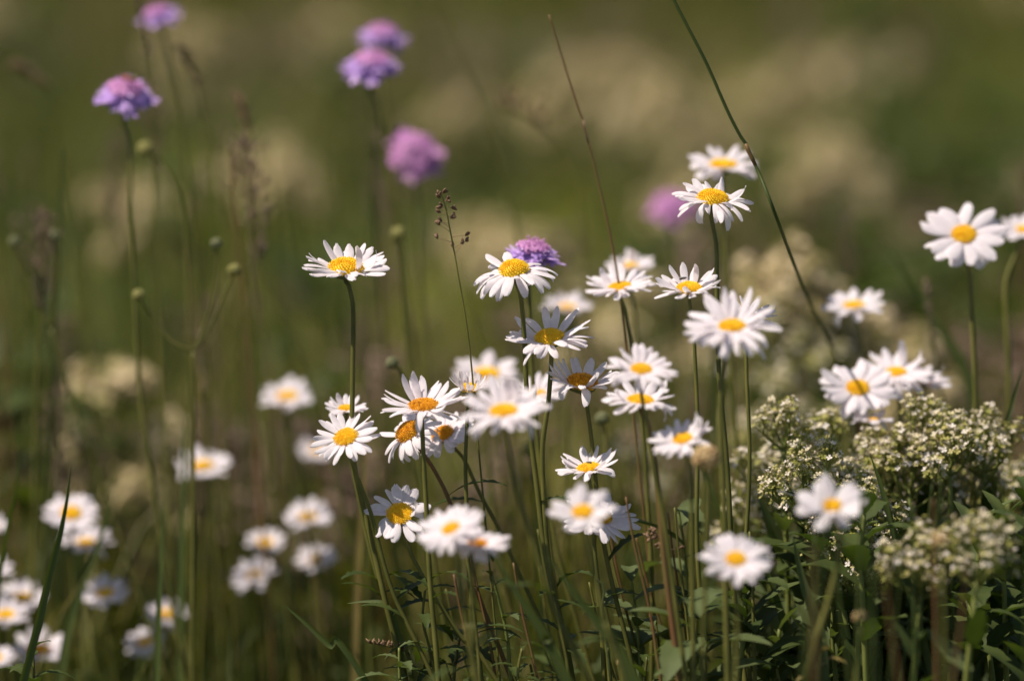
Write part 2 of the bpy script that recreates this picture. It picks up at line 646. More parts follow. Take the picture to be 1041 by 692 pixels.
# px  py  w   d     e  roll lift curl N  bottom-x
DA(352, 268, 92, 2.90, 15, 3, 18, -0.05, 20, 412, 'flat white daisy on a tall bare stem, highest and alone left of the sharp cluster', G_CL, disc=0.38, dome=0.75,
   via=[(356, 310), (359, 400), (363, 480), (388, 590)], leaves=2, dip=0.3)
DA(522, 270, 90, 2.90, 20, -6, 10, -1.0, 19, 580, 'daisy with drooping petals in front of a purple scabious head', G_CL, disc=0.34, dome=0.85,
   via=[(528, 300), (533, 360), (541, 450), (556, 560)], leaves=2)
DA(558, 340, 90, 2.90, 22, -8, 22, -0.25, 20, 578, 'daisy with raised back petals just below the drooping one', G_CL, disc=0.33, dome=0.7,
   via=[(560, 372), (558, 410), (552, 470), (560, 570)], leaves=2, dip=0.6)
DA(592, 385, 78, 2.90, 14, 6, 32, -0.1, 18, 645, 'daisy seen from the side with cupped petals and an amber dome, on a bowed stem', G_CL, disc=0.40, dome=0.8, old=True,
   via=[(595, 402), (601, 440), (611, 520), (626, 610)], leaves=3, dip=0.9)
DA(725, 198, 86, 2.90, 20, 4, 12, -0.35, 24, 757, 'tallest sharp daisy with untidy drooping front petals at upper right', G_CL, disc=0.36, dome=0.7,
   via=[(730, 250), (731, 340), (737, 470), (746, 580)], mess=1.8, dip=0.7)
DA(735, 167, 74, 3.10, 18, 0, 12, -0.3, 19, 772, 'blurred daisy hidden partly behind the tallest sharp daisy', G_CL, disc=0.34,
   via=[(738, 240), (742, 300), (748, 420), (757, 560)])
DA(700, 291, 70, 2.88, 24, -4, 20, -0.1, 20, 716, 'sharp small daisy with a fly on it below the tallest one', G_CL, disc=0.36, dome=0.5,
   via=[(705, 330), (708, 400), (709, 520)], leaves=1)
DA(351, 443, 72, 2.89, 40, -18, 6, -0.15, 22, 442, 'daisy facing the camera at the left end of the sharp cluster', G_CL, disc=0.35, dome=0.4,
   via=[(362, 475), (378, 520), (400, 600)], leaves=3)
DA(352, 414, 44, 2.95, 22, 0, 14, 0.0, 17, 424, 'half hidden daisy peeping over the leftmost sharp daisy', G_CL,
   via=[(356, 450), (364, 500), (385, 590)], leaves=2)
DA(430, 410, 88, 2.88, 22, -5, 16, 0.0, 25, 446, 'large daisy lying on top of two tilted ones', G_CL, disc=0.34, dome=0.45, old=True,
   via=[(432, 440), (434, 500), (438, 580)], leaves=3, mess=1.3)
DA(413, 436, 74, 2.91, 26, -38, 4, -0.5, 20, 520, 'daisy tilted hard to the left under the large one, with an amber disc', G_CL, disc=0.38, dome=0.8, old=True, redstem=True,
   via=[(428, 456), (444, 482), (460, 520), (490, 610)], leaves=2, dip=0.5)
DA(449, 439, 68, 2.94, 30, -26, 8, -0.3, 18, 572, 'daisy leaning left with a tan disc beside the small half open one', G_CL, disc=0.36, dome=0.6, old=True,
   via=[(470, 465), (487, 500), (512, 545), (545, 620)], leaves=3)
DA(477, 393, 42, 2.90, 20, 2, 42, 0.25, 22, 490, 'small half open daisy with narrow upright petals', G_CL, disc=0.50, dome=0.4,
   via=[(476, 430), (473, 490), (478, 580)], leaves=1)
DA(406, 521, 73, 2.89, 50, -8, 2, -0.1, 15, 505, 'daisy with wide spaced petals facing the camera, lowest of the sharp cluster', G_CL, disc=0.37, dome=0.35,
   via=[(418, 560), (440, 600), (472, 650)], leaves=3)
DA(512, 416, 96, 2.74, 24, -4, 12, -0.15, 24, 598, 'big soft daisy in front of the sharp cluster with a bright yellow disc', G_CL, disc=0.30,
   via=[(516, 445), (526, 500), (546, 570), (568, 630)], leaves=2)
DA(546, 399, 62, 3.02, 20, -4, 14, -0.1, 20, 604, 'soft daisy right behind the big soft one', G_CL, disc=0.3,
   via=[(540, 430), (545, 470), (566, 550)])
DA(495, 379, 72, 3.14, 22, 0, 14, -0.1, 15, 532, 'blurred daisy behind the small half open one', G_CL, disc=0.33,
   via=[(492, 430), (498, 500), (512, 600)])
DA(577, 312, 54, 3.20, 16, 0, 14, 0, 16, 588, 'blurred white daisy with no disc showing behind the raised petals', G_CL, disc=0.3, via=[(577, 400), (580, 540)])
DA(630, 290, 74, 2.98, 18, -10, 14, -0.2, 22, 664, 'daisy with a flat orange disc on a leaning stem right of the drooping one', G_CL, disc=0.32,
   via=[(637, 315), (645, 360), (654, 440), (662, 560)])
DA(641, 270, 52, 3.12, 18, 0, 12, 0, 18, 672, 'blurred daisy touching the top of the leaning orange one', G_CL, disc=0.3, via=[(646, 330), (655, 450)])
DA(744, 330, 102, 2.77, 26, -2, 10, -0.2, 30, 742, 'very broad soft daisy with dense petals in front of the five upright stems', G_CL, disc=0.27,
   via=[(738, 360), (733, 420), (736, 540)], mess=1.3, dip=0.3)
DA(762, 320, 62, 2.92, 20, 14, 14, 0, 18, 762, 'daisy poking out behind the right side of the very broad one', G_CL, disc=0.3, via=[(760, 350), (760, 440), (758, 560)])
DA(652, 374, 74, 2.79, 28, 2, 10, -0.3, 20, 700, 'soft daisy right of the cupped amber one, directly above a dull side view daisy', G_CL, disc=0.3,
   via=[(655, 410), (664, 480), (682, 580)])
DA(651, 405, 78, 2.82, 18, 3, 12, -0.4, 19, 692, 'soft daisy seen from the side with a dull disc and dark calyx', G_CL, disc=0.34, redstem=True,
   via=[(657, 430), (666, 490), (678, 590)], radius=0.0013)
DA(694, 445, 70, 2.78, 30, -14, 8, -0.2, 20, 708, 'soft daisy tilted left standing alone left of the upright stems', G_CL, disc=0.3,
   via=[(700, 475), (702, 540)])
DA(598, 474, 68, 2.89, 20, -9, 14, -0.05, 19, 618, 'small sharp daisy on its own in the gap below the cupped amber one', G_CL, disc=0.35, dome=0.4,
   via=[(603, 500), (607, 560), (612, 630)], leaves=1)
DA(592, 519, 70, 2.70, 36, -6, 16, -0.2, 8, 634, 'very soft daisy with few broad petals covering a sharp daisy', G_CL, disc=0.32,
   via=[(600, 560), (614, 630)])
DA(610, 524, 84, 2.90, 30, 10, 8, -0.15, 17, 612, 'sharp daisy mostly hidden behind the very soft few petalled one', G_CL, disc=0.3,
   via=[(606, 560), (609, 630)], leaves=2)
DA(458, 536, 72, 2.72, 32, -22, 8, -0.1, 21, 484, 'soft oblong daisy leaning left beneath the sharp cluster', G_CL, disc=0.28,
   via=[(466, 570), (474, 630)], leaves=2)
DA(486, 551, 70, 2.74, 18, 4, 10, -0.3, 20, 482, 'soft daisy with shaded disc tucked beside the soft oblong one', G_CL, disc=0.30, old=True,  # shade on this disc is put in as a darker orange colour
   via=[(481, 580), (482, 630)], leaves=2)
DA(748, 567, 74, 2.70, 42, 0, 8, -0.1, 18, 750, 'soft round daisy low right of centre over dark leaves', G_RT, disc=0.29, via=[(749, 610), (750, 650)])
DA(846, 513, 78, 2.70, 40, -2, 12, -0.1, 8, 822, 'soft daisy with about ten broad petals over the dark cress leaves', G_RT, disc=0.26,
   via=[(853, 550), (843, 610)], radius=0.00125)
DA(872, 393, 82, 3.03, 42, 0, 8, -0.25, 16, 878, 'blurred daisy leftmost of three touching above the cress', G_RT, disc=0.29, via=[(874, 440), (876, 560)], redstem=True)
DA(911, 377, 80, 3.05, 24, -2, 8, -0.25, 20, 918, 'blurred daisy in the middle of three touching above the cress', G_RT, disc=0.27, via=[(914, 440), (916, 560)])
DA(936, 386, 64, 3.06, 12, 10, 24, -0.3, 16, 944, 'blurred daisy in shade, rightmost of three touching above the cress', G_RT, disc=0.36, old=True, via=[(938, 440), (941, 560)])  # darker orange material paints the shade on the disc, not age
DA(868, 310, 66, 3.11, 16, -3, 14, -0.25, 14, 892, 'blurred daisy with a split fan of petals above the three touching ones', G_RT, disc=0.3, via=[(874, 340), (881, 380), (887, 500)])
DA(980, 237, 92, 3.03, 46, 0, 8, -0.2, 15, 994, 'blurred big daisy at upper right on a tall dark stem', G_RT, disc=0.28, via=[(987, 280), (990, 360), (991, 520)])
DA(1041, 233, 52, 3.12, 24, 0, 8, -0.1, 14, 1030, 'blurred daisy cut by the right edge of the picture', G_RT, disc=0.3, via=[(1023, 290), (1026, 420)], radius=0.0013)
DA(887, 426, 46, 3.02, 6, 0, 16, -0.3, 15, 884, 'small soft daisy seen from below its petals among the cress tops', G_RT, disc=0.35, via=[(886, 470)])
# low left, blurred
DA(292, 402, 58, 3.26, 26, 0, 10, -0.1, 14, 300, 'blurred daisy highest of the soft ones on the left half', G_LF, disc=0.33)
DA(207, 473, 60, 3.24, 26, 0, 10, -0.1, 15, 202, 'blurred daisy crossed by a grass stem at mid left', G_LF, disc=0.33)
DA(322, 457, 40, 3.36, 26, 0, 10, 0, 13, 330, 'very blurred small white daisy behind the leftmost sharp daisy', G_LF, disc=0.3)
DA(313, 525, 52, 3.24, 28, -6, 10, 0, 15, 322, 'blurred daisy below and left of the facing sharp daisy', G_LF, disc=0.33)
DA(270, 551, 42, 3.27, 30, 0, 14, 0, 13, 280, 'blurred small daisy directly above the pair at lower left', G_LF, disc=0.36)
DA(258, 585, 50, 3.23, 34, -20, 14, 0, 14, 268, 'blurred daisy leaning left, left one of the lower pair', G_LF, disc=0.32)
DA(322, 568, 46, 3.25, 30, -10, 14, 0, 13, 330, 'blurred daisy leaning left, right one of the lower pair', G_LF, disc=0.32)
DA(72, 521, 60, 3.18, 40, 4, 10, -0.1, 15, 88, 'blurred round daisy behind the dark grass blade at far left', G_LF, disc=0.32)
DA(88, 551, 58, 3.20, 18, 2, 16, -0.1, 16, 102, 'blurred flat daisy just under the round one at far left', G_LF, disc=0.3)
DA(107, 602, 50, 3.19, 28, -4, 14, -0.1, 14, 122, 'blurred daisy third down in the far left column', G_LF, disc=0.34)
DA(169, 624, 46, 3.22, 26, 4, 14, 0, 12, 180, 'blurred daisy with ragged petals right of the far left column', G_LF, disc=0.36)
DA(147, 652, 44, 3.22, 34, -14, 14, 0, 12, 156, 'blurred daisy lowest and right of the far left group', G_LF, disc=0.34)
DA(40, 660, 62, 3.17, 24, 2, 18, -0.1, 15, 48, 'blurred daisy with an orange disc at the bottom left corner', G_LF, disc=0.34, old=True)
DA(22, 607, 54, 3.19, 26, 0, 12, 0, 15, 34, 'blurred daisy behind the left edge blade above the corner one', G_LF, disc=0.33)
DA(6, 624, 52, 3.16, 26, 0, 14, 0, 14, 18, 'blurred daisy below and left of its neighbour near the left edge', G_LF, disc=0.33)
DA(-6, 578, 42, 3.18, 26, 0, 14, 0, 14, 6, 'blurred daisy cut by the left edge, larger of two', G_LF, disc=0.33)
DA(-9, 535, 36, 3.20, 26, 0, 14, 0, 13, 0, 'blurred daisy cut by the left edge, smaller and upper of two', G_LF, disc=0.33)
DA(-4, 668, 40, 3.14, 26, 0, 14, 0, 13, 4, 'blurred daisy cut by the left edge next to the corner daisy', G_LF, disc=0.33)


# ------------------------------------------------------------------ scabious
def stalk_pts(path, n=7):
    """path: list of (px, py, d) from top to bottom, continued to the ground"""
    P = [at(*p) for p in path]
    g = to_ground(P[-2], P[-1])
    return catmull(P + [g], n), g


def scabious(px, py, w, d, e, roll, path, label, m='purple'):
    rr = random.Random(int(px + py * 3))
    nc = Vector((math.cos(R(e)) * math.sin(R(roll)), math.cos(R(e)) * math.cos(R(roll)), math.sin(R(e))))
    n = (right * nc.x + up * nc.y - fwd * nc.z).normalized()
    D = size(w, d) / 2
    c = at(px, py, d)
    base = c - n * D * 0.25
    P = [base, base - n * 0.01] + [at(a, b, d) for a, b in path]
    g = to_ground(P[-2], P[-1])
    pts = catmull(P + [g], 7)
    rt = root('scabious', g, label, 'scabious', 'purple scabious flowers')
    mb = MB()
    mb.tube(pts, 0.0010, 0.0015, 7)
    mb.build('stem', 'stem', rt)
    xa = (right - n * right.dot(n)).normalized()
    ya = n.cross(xa)
    # green cup of bracts
    cb = MB()
    for k in range(10):
        an = 2 * math.pi * k / 10
        dv = xa * math.cos(an) + ya * math.sin(an)
        leaf(cb, base, dv + n * 0.5, n, D * 0.75, D * 0.28, 0.3, 0, 5)
    cb.build('bract_cup', 'calyx', rt)
    def floret(mb, p, out, nn, s, npet, elong):
        a = out
        b = nn.cross(a).normalized()
        for k in range(npet):
            t = (k / (npet - 1) - 0.5) * 2.4 if npet > 1 else 0
            if npet == 4:
                t = k * math.pi / 2 + 0.6
            dv = (a * math.cos(t) + b * math.sin(t))
            l = s * (elong if abs(t) < 0.7 else 0.8) * rr.uniform(0.8, 1.2)
            sd = nn.cross(dv).normalized() * s * 0.25
            tip = p + dv * l + nn * rr.uniform(-0.3, 0.25) * s
            m1 = p + dv * l * 0.55 + nn * 0.12 * s
            mb.add([p, m1 - sd, tip - sd * 0.7, tip + dv * s * 0.15, tip + sd * 0.7, m1 + sd], [(0, 1, 5), (1, 2, 4, 5), (2, 3, 4)])
    outer = MB()
    for k in range(46):
        an = k * 2.4 + rr.uniform(-0.2, 0.2)
        dv = xa * math.cos(an) + ya * math.sin(an)
        q = 1 - k / 46
        p = c + dv * D * (0.26 + 0.24 * q) + n * D * (0.44 - 0.46 * q + rr.uniform(-0.03, 0.03))
        nn = (n + dv * (0.3 + 0.6 * q)).normalized()
        o2 = (dv - n * rr.uniform(-0.35, 0.55)).normalized()
        floret(outer, p, o2, (nn - o2 * nn.dot(o2)).normalized(), D * (0.24 + 0.13 * q) * rr.uniform(0.7, 1.3), 6, 1.35)
    outer.build('ray_florets', m, rt)
    inner = MB()
    NI = 44
    for i in range(NI):
        q = math.sqrt((i + 0.5) / NI) * 0.55
        an = i * 2.4
        dv = xa * math.cos(an) + ya * math.sin(an)
        p = c + dv * D * q + n * D * (0.62 * math.sqrt(1 - q * q) - 0.06)
        nn = (n + dv * q * 0.9).normalized()
        floret(inner, p, (dv - nn * nn.dot(dv)).normalized(), nn, D * 0.13, 4, 1.0)
        inner.blob(p - nn * D * 0.06, nn, D * 0.05, D * 0.13)
    inner.build('flower_head', 'pink', rt)
    sm = MB()
    for i in range(44):                                 # thin stamens standing out of the head
        q = math.sqrt(rr.random()) * 0.95
        an = rr.uniform(0, 6.283)
        dv = (n * math.sqrt(1 - q * q * 0.9) + (xa * math.cos(an) + ya * math.sin(an)) * q).normalized()
        p = c + dv * D * 0.45
        e = p + dv * D * rr.uniform(0.18, 0.34)
        sm.tube([p, e], 0.00012, 0.0001, 3)
        sm.blob(e, dv, 0.0004, 0.0009)
    sm.build('stamens', 'pink', rt)
    return rt


scabious(127, 102, 66, 3.12, 28, 4, [(132, 150), (133, 210), (137, 300), (143, 400), (160, 520), (180, 640)], 'lilac scabious head with a rusty insect on top, sharpest at upper left')
scabious(161, 20, 44, 3.30, 20, -18, [(172, 60), (182, 110), (192, 200), (205, 330), (214, 480), (224, 620)], 'blurred small pink and lilac scabious near the top left edge')
scabious(378, 72, 62, 3.22, 22, 2, [(384, 110), (394, 180), (409, 260), (419, 340), (424, 440), (432, 600)], 'blurred lilac scabious in front of another at the top')
scabious(388, 41, 50, 3.34, 24, 6, [(392, 110), (402, 200), (414, 330), (420, 500), (424, 620)], 'blurred pinker scabious behind the front one at the top')
scabious(422, 158, 60, 3.34, 62, 0, [(424, 200), (428, 300), (438, 440), (446, 600)], 'blurred round pink scabious alone below the top pair', 'pink')
scabious(684, 214, 54, 3.60, 30, 0, [(688, 260), (690, 360), (694, 480), (700, 600)], 'very blurred magenta scabious left of the tallest daisy', 'pink')
scabious(541, 263, 60, 2.98, 18, 8, [(538, 300), (540, 360), (548, 460), (562, 580)], 'lilac scabious tucked behind the drooping daisy')


# ------------------------------------------------------------------ bud stalks
def bud_head(mb, c, n, r, rr, spiky=False):
    mb.blob(c, n, r * 0.85, r * 0.9)
    for i in range(46):
        q = (i + 0.5) / 46
        th = math.acos(1 - 1.5 * q)
        an = i * 2.4
        a = n.orthogonal().normalized()
        b = n.cross(a)
        dv = n * math.cos(th) + (a * math.cos(an) + b * math.sin(an)) * math.sin(th)
        mb.blob(c + dv * r * 0.8, dv, r * 0.17, r * (0.34 if spiky else 0.22))


def bud_stalk(label, main, heads, cat='flower bud', group='unopened scabious buds on thin stalks'):
    """main: px path from the fork or head to the ground, heads: list of (px,py,w,path from the fork, material)"""
    rr = random.Random(int(main[0][0] * 3 + main[0][1]))
    pts, g = stalk_pts(main)
    rt = root('scabious_bud', g, label, cat, group)
    mb = MB()
    mb.tube(pts, 0.0008, 0.0012, 6)
    mb.build('stem', 'stem', rt)
    for hx, hy, w, path, m in heads:
        d = main[0][2]
        c = at(hx, hy, d)
        P = [c] + [at(a, b, d) for a, b in path]
        n = (P[0] - P[1]).normalized() if len(P) > 1 else Vector((0, 0, 1))
        if len(P) > 2 or (len(P) == 2 and (P[1] - pts[0]).length < 1e-5 and (P[0] - P[1]).length > 0.008):
            t = MB()
            t.tube(catmull(P, 6), 0.00065, 0.0008, 6)
            t.build('side_stem', 'stem', rt)
        hb = MB()
        bud_head(hb, c, n, size(w, d) / 2 * (0.95 if m == 'bud_tan' else 0.82), rr)
        hb.build('bud', m, rt)
    return rt


bud_stalk('yellow green round bud on an arching stalk right of the lilac scabious', [(150, 156, 3.17), (166, 168, 3.17), (184, 205, 3.17), (191, 280, 3.17), (193, 400, 3.17), (194, 600, 3.17)],
          [(148, 152, 22, [(150, 156)], 'bud')])
bud_stalk('forked stalk carrying three small buds like a candelabra at left', [(196, 357, 3.08), (197, 420, 3.08), (196, 600, 3.08)],
          [(141, 300, 16, [(152, 318), (172, 345), (196, 357)], 'bud'), (220, 248, 16, [(221, 272), (214, 310), (204, 340), (196, 357)], 'bud_grey'),
           (238, 275, 18, [(232, 290), (220, 318), (206, 345), (196, 357)], 'bud')])
bud_stalk('long slanting stalk with two grey green buds at the left edge', [(52, 334, 3.18), (72, 400, 3.18), (100, 480, 3.18), (140, 600, 3.18)],
          [(55, 240, 15, [(57, 262), (55, 300), (52, 334)], 'bud_grey'), (15, 246, 16, [(18, 262), (32, 300), (52, 334)], 'bud_grey')])
bud_stalk('dull yellow bud behind and right of the lone tall daisy', [(405, 242, 3.16), (408, 280, 3.16), (414, 360, 3.16), (430, 560, 3.16)],
          [(405, 238, 20, [(405, 242)], 'bud')])
bud_stalk('small green nodding bud left of the blurred middle daisy', [(400, 371, 3.04), (408, 380, 3.04), (418, 420, 3.04), (440, 560, 3.04)],
          [(399, 369, 17, [(400, 371)], 'bud_grey')])
bud_stalk('pale green bud in the gap right of the big soft daisy', [(612, 428, 3.05), (616, 450, 3.05), (622, 540, 3.05)], [(612, 426, 19, [(612, 428)], 'bud_grey')])
bud_stalk('round yellowish bud behind the stem of the big soft daisy', [(540, 460, 3.14), (544, 490, 3.14), (552, 600, 3.14)], [(540, 457, 26, [(540, 460)], 'bud')])
bud_stalk('tan furry bud close to the camera left of the cress tops', [(718, 472, 2.72), (718, 500, 2.72), (716, 620, 2.72)], [(718, 466, 32, [(718, 472)], 'bud_tan')])
bud_stalk('round tan bud in front of the lower cress umbel', [(956, 552, 2.62), (958, 580, 2.62), (960, 650, 2.62)], [(956, 549, 20, [(956, 552)], 'bud_tan')])
bud_stalk('small brownish bud low over the dark leaves at right', [(874, 629, 2.70), (874, 650, 2.70), (870, 690, 2.70)], [(874, 627, 15, [(874, 629)], 'bud_tan')])
bud_stalk('small tan bud at the bottom left of the broad leaved shoot', [(630, 675, 2.82), (632, 685, 2.82), (634, 700, 2.82)], [(630, 673, 9, [(630, 675)], 'bud_tan')])


# ------------------------------------------------------------------ grasses
def grass_stem(label, path, r0=0.0006, r1=0.0011, m='stem', name='meadow_plant', group=None, head=None, hm='seed', cat='plant', sc=1.0, knots=()):
    pts, g = stalk_pts(path)
    rt = root(name, g, label, cat, group)
    mb = MB()
    for k in knots:
        pts[k] = pts[k] + Vector((0.0006, 0, 0))
    mb.tube(pts, r0, r1, 5)
    mb.build('stem', m, rt)
    for k in knots:                                     # swollen joint with a dry sheath below it
        sh = MB()
        rk = r0 + (r1 - r0) * k / len(pts)
        sh.tube(pts[k:k + 4], rk * 1.35, rk * 1.12, 6)
        sh.build('sheath', 'stem_red' if m != 'stem_red' else 'seed', rt)
    rr = random.Random(int(path[0][0] * 3 + path[0][1] * 5))
    if head:
        hb = MB()
        kind, length = head
        acc = 0
        i = 0
        while i < len(pts) - 2 and acc < length:
            seg = pts[i + 1] - pts[i]
            nn = max(1, int(seg.length / (0.0016 if kind != 'open' else 0.0017)))
            for k in range(nn):
                p = pts[i] + seg * (k / nn)
                q = (acc + seg.length * k / nn) / length
                if kind == 'spike':
                    for _ in range(2):
                        dv = Vector((rr.gauss(0, 1), rr.gauss(0, 1), rr.uniform(0.8, 2))).normalized()
                        hb.blob(p + dv * 0.0012 * sc, dv, 0.0006 * sc, 0.0024 * sc)
                elif kind == 'plume':
                    reach = (0.004 + 0.017 * math.sin(math.pi * min(1, q * 0.95 + 0.05))) * sc
                    for _ in range(3):
                        a = rr.uniform(0, 2 * math.pi)
                        dv = Vector((math.cos(a), math.sin(a), rr.uniform(1.0, 2.4))).normalized()
                        e = p + dv * reach * rr.uniform(0.3, 1)
                        hb.tube([p, e], 0.00012, 0.0001, 3)
                        hb.blob(e, dv, 0.0006 * sc, 0.0022 * sc)
                else:
                    a = rr.uniform(0, 2 * math.pi)
                    dv = Vector((math.cos(a), math.sin(a), rr.uniform(0.1, 0.7))).normalized()
                    ln = (0.003 + 0.010 * q) * rr.uniform(0.5, 1) * sc
                    e = p + dv * ln
                    hb.tube([p, e], 0.00015, 0.00013, 3)
                    for s in range(2):
                        dd = (dv + Vector((rr.uniform(-1, 1), rr.uniform(-1, 1), rr.uniform(-.6, 1)))).normalized()
                        hb.blob(e + dd * 0.001, dd, 0.0008 * sc, 0.0020 * sc)
            acc += seg.length
            i += 1
        hb.build('seed_head', hm, rt)
    return rt


grass_stem('long dark green stem arching from the top edge down past the tallest daisy', [(668, -40, 2.9), (686, 2, 2.9), (717, 62, 2.9), (742, 118, 2.9), (768, 168, 2.9), (792, 228, 2.9), (818, 295, 3.02), (848, 358, 3.14), (862, 400, 3.2), (872, 470, 3.24), (880, 560, 3.26)], 0.0008, 0.0011, 'grass', knots=(25,))
grass_stem('thin reddish stem slanting down from the top towards the leaning orange daisy', [(558, 15, 2.98), (575, 70, 2.98), (592, 122, 2.98), (607, 180, 2.98), (624, 258, 2.98), (634, 330, 2.98), (650, 480, 2.98)], 0.00045, 0.0007, 'stem_red', knots=(14,))
grass_stem('faint blurred stem slanting down from the top centre', [(445, -10, 3.3), (468, 50, 3.3), (492, 110, 3.3), (512, 175, 3.3), (530, 260, 3.3), (545, 420, 3.3)])
grass_stem('sharp small open panicle of brown spikelets above the cluster', [(448, 196, 2.9), (453, 212, 2.9), (458, 236, 2.9), (466, 280, 2.9), (477, 350, 2.9), (486, 450, 2.9), (500, 600, 2.9)], 0.0003, 0.0006, head=('open', 0.033))
grass_stem('blurred pinkish feathery plume at left of the lone tall daisy', [(246, 150, 3.2), (254, 200, 3.2), (266, 270, 3.2), (288, 320, 3.2), (320, 400, 3.2), (350, 520, 3.2)], 0.0004, 0.0008, head=('plume', 0.066), hm='seed_pink', sc=1.25)
grass_stem('blurred brown drooping plume at top centre', [(508, 112, 3.3), (530, 118, 3.3), (556, 135, 3.3), (578, 165, 3.3), (592, 220, 3.3), (600, 330, 3.3), (604, 480, 3.3)], 0.0004, 0.0008, head=('plume', 0.030), hm='seed')
grass_stem('blurred spike crossing the small scabious at top left', [(136, -30, 3.2), (142, 10, 3.2), (152, 60, 3.2), (155, 140, 3.2), (160, 300, 3.2), (170, 480, 3.2)], 0.0005, 0.0009, head=('spike', 0.05), hm='seed_pink')
grass_stem('blurred dark brown spike between the scabious heads at upper left', [(184, 50, 3.3), (190, 64, 3.3), (202, 90, 3.3), (214, 160, 3.3), (222, 300, 3.3), (230, 480, 3.3)], 0.0005, 0.0009, head=('spike', 0.022), hm='seed', sc=1.6)
grass_stem('blurred dark brown spike right of the upper left scabious', [(242, 100, 3.3), (248, 116, 3.3), (254, 140, 3.3), (262, 240, 3.3), (270, 440, 3.3)], 0.0005, 0.0009, head=('spike', 0.02), hm='seed', sc=1.6)
grass_stem('blurred dark drooping spike near the left edge', [(14, 68, 3.4), (30, 76, 3.4), (48, 90, 3.4), (62, 120, 3.4), (80, 240, 3.4), (96, 480, 3.4)], 0.0005, 0.0009, head=('spike', 0.024), hm='seed', sc=1.6)
grass_stem('short brown spike lying low left of the centre stems', [(376, 653, 2.9), (394, 656, 2.9), (411, 661, 2.9), (418, 676, 2.9), (424, 700, 2.9)], 0.0004, 0.0006, head=('spike', 0.019), hm='seed', sc=0.95)
grass_stem('brown seeded stalk standing left of the dark low daisy', [(666, 540, 2.86), (672, 552, 2.86), (678, 575, 2.86), (684, 620, 2.86), (690, 690, 2.86)], 0.0006, 0.0009, 'stem_red', head=('open', 0.014), hm='seed')
grass_stem('thin wiry stem with curled tip low between the daisies', [(606, 588, 2.86), (614, 598, 2.86), (612, 625, 2.86), (618, 665, 2.86), (622, 700, 2.86)], 0.0005, 0.0007, 'leaf_grey')


def blade(label, path, wd, m='grass', name='sedge_plant', group=None, twist=0.0):
    pts, g = stalk_pts(path, 8)
    n = len(pts)
    vs, fs = [], []
    for i, p in enumerate(pts):
        t = i / (n - 1)
        tan = (pts[min(i + 1, n - 1)] - pts[max(i - 1, 0)]).normalized()
        sd = tan.cross(fwd)
        sd = (sd.normalized() * math.cos(twist) + fwd * math.sin(twist))
        w = wd / 2 * min(1, 0.03 + 1.6 * t ** 0.8)
        vs += [p - sd * w, p - fwd * w * 0.3 * 0 + (sd.cross(tan)) * w * 0.45, p + sd * w]
    for i in range(n - 1):
        for k in range(2):
            a = i * 3 + k
            fs.append((a, a + 1, a + 4, a + 3))
    o = part(name, vs, fs, m, None, origin=g)
    o.location = g
    o['label'] = label
    o['category'] = 'sedge'
    if group:
        o['group'] = group
    return o


blade('sharp dark green grass blade rising at the far left over the blurred daisies', [(72, 474, 2.86), (66, 520, 2.86), (54, 570, 2.86), (40, 630, 2.86), (24, 692, 2.86)], 0.0042, twist=0.3)
blade('sharp dark grass blade slanting down right at the bottom left of the cluster', [(288, 614, 2.88), (306, 629, 2.88), (334, 655, 2.88), (372, 692, 2.88)], 0.0032, twist=0.0)
blade('blurred dark blade slanting behind the big upper right daisy', [(900, 248, 3.25), (925, 285, 3.25), (950, 325, 3.25), (980, 375, 3.25), (1005, 470, 3.25)], 0.006)
blade('blurred grey blade leaning at the right edge beside the cress', [(1041, 370, 3.0), (1026, 420, 3.0), (1012, 470, 3.0), (1004, 560, 3.0)], 0.0045, 'leaf_grey')
blade('broad grey green blade low in the dark leaves at right', [(806, 545, 2.84), (816, 590, 2.84), (832, 640, 2.84), (838, 700, 2.84)], 0.0075, 'leaf_grey', twist=0.4)
blade('dark green blade leaning behind the low round daisy', [(774, 560, 2.95), (790, 610, 2.95), (806, 660, 2.95), (815, 700, 2.95)], 0.006)
blade('dark blade crossing the cress right of the three touching daisies', [(884, 460, 2.88), (896, 495, 2.88), (910, 545, 2.88), (930, 620, 2.88)], 0.004)
blade('soft green blade sweeping low between the cluster stems', [(500, 560, 2.78), (524, 600, 2.78), (556, 650, 2.78), (580, 700, 2.78)], 0.0055)
blade('wide soft green blade crossing low right of the cluster stems', [(553, 560, 2.74), (590, 610, 2.74), (622, 650, 2.74), (650, 700, 2.74)], 0.006)
blade('pale narrow blade lying level left of the cluster stems', [(353, 613, 2.9), (372, 611, 2.9), (392, 614, 2.9), (404, 640, 2.9), (414, 700, 2.9)], 0.0036, 'leaf_grey', twist=0.8)

# background stems, too alike to tell apart
GBG = 'blurred thin stems rising through the left of the meadow'
for i in range(70):
    d = rnd.uniform(3.15, 4.0)
    x = rnd.uniform(-20, 420) if i < 54 else rnd.uniform(560, 1060)
    y = rnd.uniform(60, 430)
    lean = rnd.uniform(-20, 70)
    pth = [(x, y, d), (x + lean * 0.12 + rnd.uniform(-6, 6), y + 60, d), (x + lean * 0.4, y + 170, d), (x + lean * 0.8 + rnd.uniform(-8, 8), y + 330, d)]
    hd = None
    k = rnd.random()
    if k < 0.25:
        hd = ('spike', 0.03)
    elif k < 0.45:
        hd = ('plume', 0.05)
    grass_stem('blurred thin grass stem behind the flowers' + ('' if not hd else (' ending in a brown spike' if hd[0] == 'spike' else ' ending in a pale plume')),
               pth, 0.0006, 0.0012, rnd.choice(['stem', 'leaf', 'leaf', 'stem_red']), head=hd, hm='seed_pink', group=GBG)
GLB = 'blurred grass blades standing behind the flowers'
